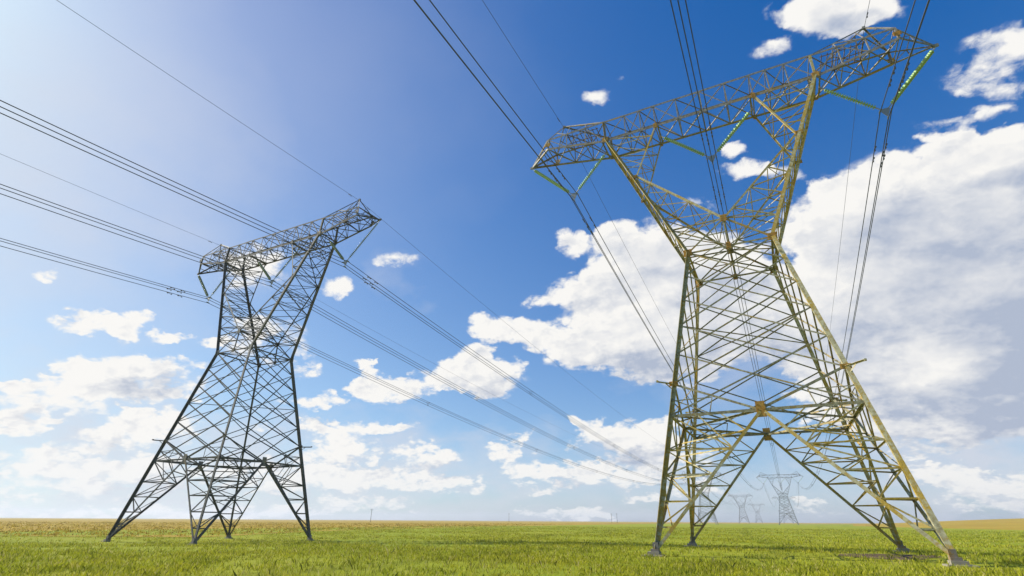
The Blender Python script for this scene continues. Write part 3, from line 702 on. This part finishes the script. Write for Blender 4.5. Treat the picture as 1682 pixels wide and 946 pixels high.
# ------------------------------------------------------------------ grass
def grass(name, n, r0, r1, az0, az1, hmin, hmax, cols, keep, label, wid=0.016, blades=5):
    r = np.exp(rng.uniform(np.log(r0), np.log(r1), n)); a = np.radians(rng.uniform(az0, az1, n))
    x = r * np.sin(a); y = r * np.cos(a)
    # clumping
    cl = np.sin(x * .9 + 2 * np.sin(y * .37)) * np.sin(y * .8 + 2 * np.sin(x * .29)) + .6 * np.sin(x * 2.3 + y * 1.1) * np.sin(y * 2.9 - x)
    k = keep(x, y) & (rng.uniform(-1.9, 1.2, n) < cl + .35)
    x, y, r, cl = x[k], y[k], r[k], cl[k]; n = len(x)
    hb = rng.uniform(hmin, hmax, n) * (1 + .22 * cl)
    X = np.repeat(x, blades); Y = np.repeat(y, blades); RR = np.repeat(r, blades); Hh = np.repeat(hb, blades) * rng.uniform(.6, 1.15, n * blades)
    N = n * blades; sp = .05 + .0016 * RR
    X = X + rng.normal(0, 1, N) * sp; Y = Y + rng.normal(0, 1, N) * sp
    th = rng.uniform(0, 2 * np.pi, N); ph = rng.uniform(0, 2 * np.pi, N); w = wid * (1 + RR / 18) * rng.uniform(.6, 1.3, N)
    lean = Hh * rng.uniform(.1, .75, N); Z = gz(X, Y) - .01
    co = np.zeros((N, 4, 3), np.float32)
    dx, dy = np.cos(th) * w / 2, np.sin(th) * w / 2
    co[:, 0] = np.stack([X - dx, Y - dy, Z], 1); co[:, 1] = np.stack([X + dx, Y + dy, Z], 1)
    mx, my = X + np.cos(ph) * lean * .35, Y + np.sin(ph) * lean * .35
    co[:, 2] = np.stack([mx + dx * .7, my + dy * .7, Z + Hh * .6], 1); co[:, 3] = np.stack([X + np.cos(ph) * lean, Y + np.sin(ph) * lean, Z + Hh], 1)
    me = bpy.data.meshes.new(name); me.vertices.add(N * 4); me.vertices.foreach_set('co', co.ravel())
    idx = (np.arange(N)[:, None] * 4 + np.array([0, 1, 2, 0, 2, 3])).astype(np.int32).ravel()
    me.loops.add(N * 6); me.loops.foreach_set('vertex_index', idx)
    me.polygons.add(N * 2); me.polygons.foreach_set('loop_start', np.arange(0, N * 6, 3, dtype=np.int32)); me.polygons.foreach_set('loop_total', np.full(N * 2, 3, np.int32))
    tone = np.repeat(rng.uniform(0, 1, N), 4).astype(np.float32)
    at = me.attributes.new('tone', 'FLOAT', 'POINT'); at.data.foreach_set('value', tone)
    me.update(); me.validate()
    m, T, p, o = mat(name + '_blades')
    g = T.n('ShaderNodeNewGeometry').outputs['Position']; tn = T.n('ShaderNodeAttribute', attribute_name='tone').outputs['Fac']
    big = T.noise(g, 0.16, 4, 0.6); mid = T.noise(g, 1.1, 3, 0.6)
    c = T.mix(T.smooth(big, .36, .64), cols[0], cols[1]); c = T.mix(T.smooth(mid, .45, .7), c, cols[2]); c = T.mix(T.smooth(tn, .86, .93), c, cols[3]); c = T.mix(T.math('MULTIPLY', T.smooth(T.noise(g, .38, 5, .7), .5, .66), .6), c, cols[4]); c = T.mix(T.smooth(tn, .24, .12), c, tuple(x * .6 for x in cols[4]))
    T.put(p.inputs['Base Color'], c); p.inputs['Roughness'].default_value = .75; p.inputs['Specular IOR Level'].default_value = .1
    tr = T.n('ShaderNodeBsdfTranslucent'); T.put(tr.inputs[0], c); mx_ = T.n('ShaderNodeMixShader'); mx_.inputs[0].default_value = .35
    T.put(mx_.inputs[1], p.outputs[0]); T.put(mx_.inputs[2], tr.outputs[0]); T.put(o.inputs[0], mx_.outputs[0])
    me.materials.append(m); ob = bpy.data.objects.new(name, me); COL.objects.link(ob)
    return tag(ob, label, 'grass', kind='stuff')
def in_soil(x, y): return ((x - 4.9) / 2.9) ** 2 + ((y - 38.2) / 3.2) ** 2 < 1
def left_dry(x, y):
    bx = np.interp(y, [-20, 27, 33, 43, 58, 74, 105, 164, 260, 429], [-150, -80, -71, -64, -67, -72, -80, -86, -105, -128]); return x < bx
grass('grass', 190000, 8.5, 190, -98, 42, .09, .21, [(.31, .34, .018), (.40, .39, .022), (.45, .42, .036), (.54, .46, .15), (.19, .215, .014)],
      lambda x, y: ~left_dry(x, y) & (~in_soil(x, y) | (rng.uniform(0, 1, len(x)) < .25)) & (rng.uniform(0, 1, len(x)) < .62 + .38 * np.sign(np.sin(x * .21 + 1.7 * np.sin(y * .13)) + np.sin(y * .33 + x * .08) + .5)), 'short yellow-green meadow grass covering the foreground', .010)
grass('dry_grass', 16000, 62, 330, -92, -14, .14, .28, [(.40, .26, .03), (.45, .32, .035), (.34, .32, .025), (.52, .40, .11), (.26, .19, .03)],
      lambda x, y: left_dry(x, y), 'tall tan dry grass in the field on the far left', .02)

grass('weeds', 5200, 9, 90, -98, 42, .16, .34, [(.28, .30, .03), (.34, .31, .05), (.32, .34, .03), (.50, .42, .18), (.16, .18, .02)],
      lambda x, y: ~left_dry(x, y) & (np.sin(x * .31 + 2 * np.sin(y * .17)) * np.sin(y * .41) > .05), 'scattered taller weeds and dry stalks in the meadow', .008, 4)

# ------------------------------------------------------------------ air
HAZE = 0.00022
bm = bmesh.new(); bmesh.ops.create_cube(bm, size=1.0)
for v in bm.verts: v.co = Vector((v.co.x * 7100, v.co.y * 7100, -1.6 + (v.co.z + .5) * 42.0))
me = bpy.data.meshes.new('haze'); bm.to_mesh(me); bm.free()
mh = bpy.data.materials.new('haze_air'); mh.use_nodes = True; T = NT(mh.node_tree)
pv = T.n('ShaderNodeVolumePrincipled'); pv.inputs['Color'].default_value = (0.86, 0.91, 1.0, 1); pv.inputs['Density'].default_value = HAZE; pv.inputs['Anisotropy'].default_value = 0.2
oo = T.n('ShaderNodeOutputMaterial'); T.put(oo.inputs['Volume'], pv.outputs[0])
me.materials.append(mh); hz = bpy.data.objects.new('haze', me); COL.objects.link(hz); tag(hz, 'thin pale summer haze over the plain', 'haze', kind='stuff')
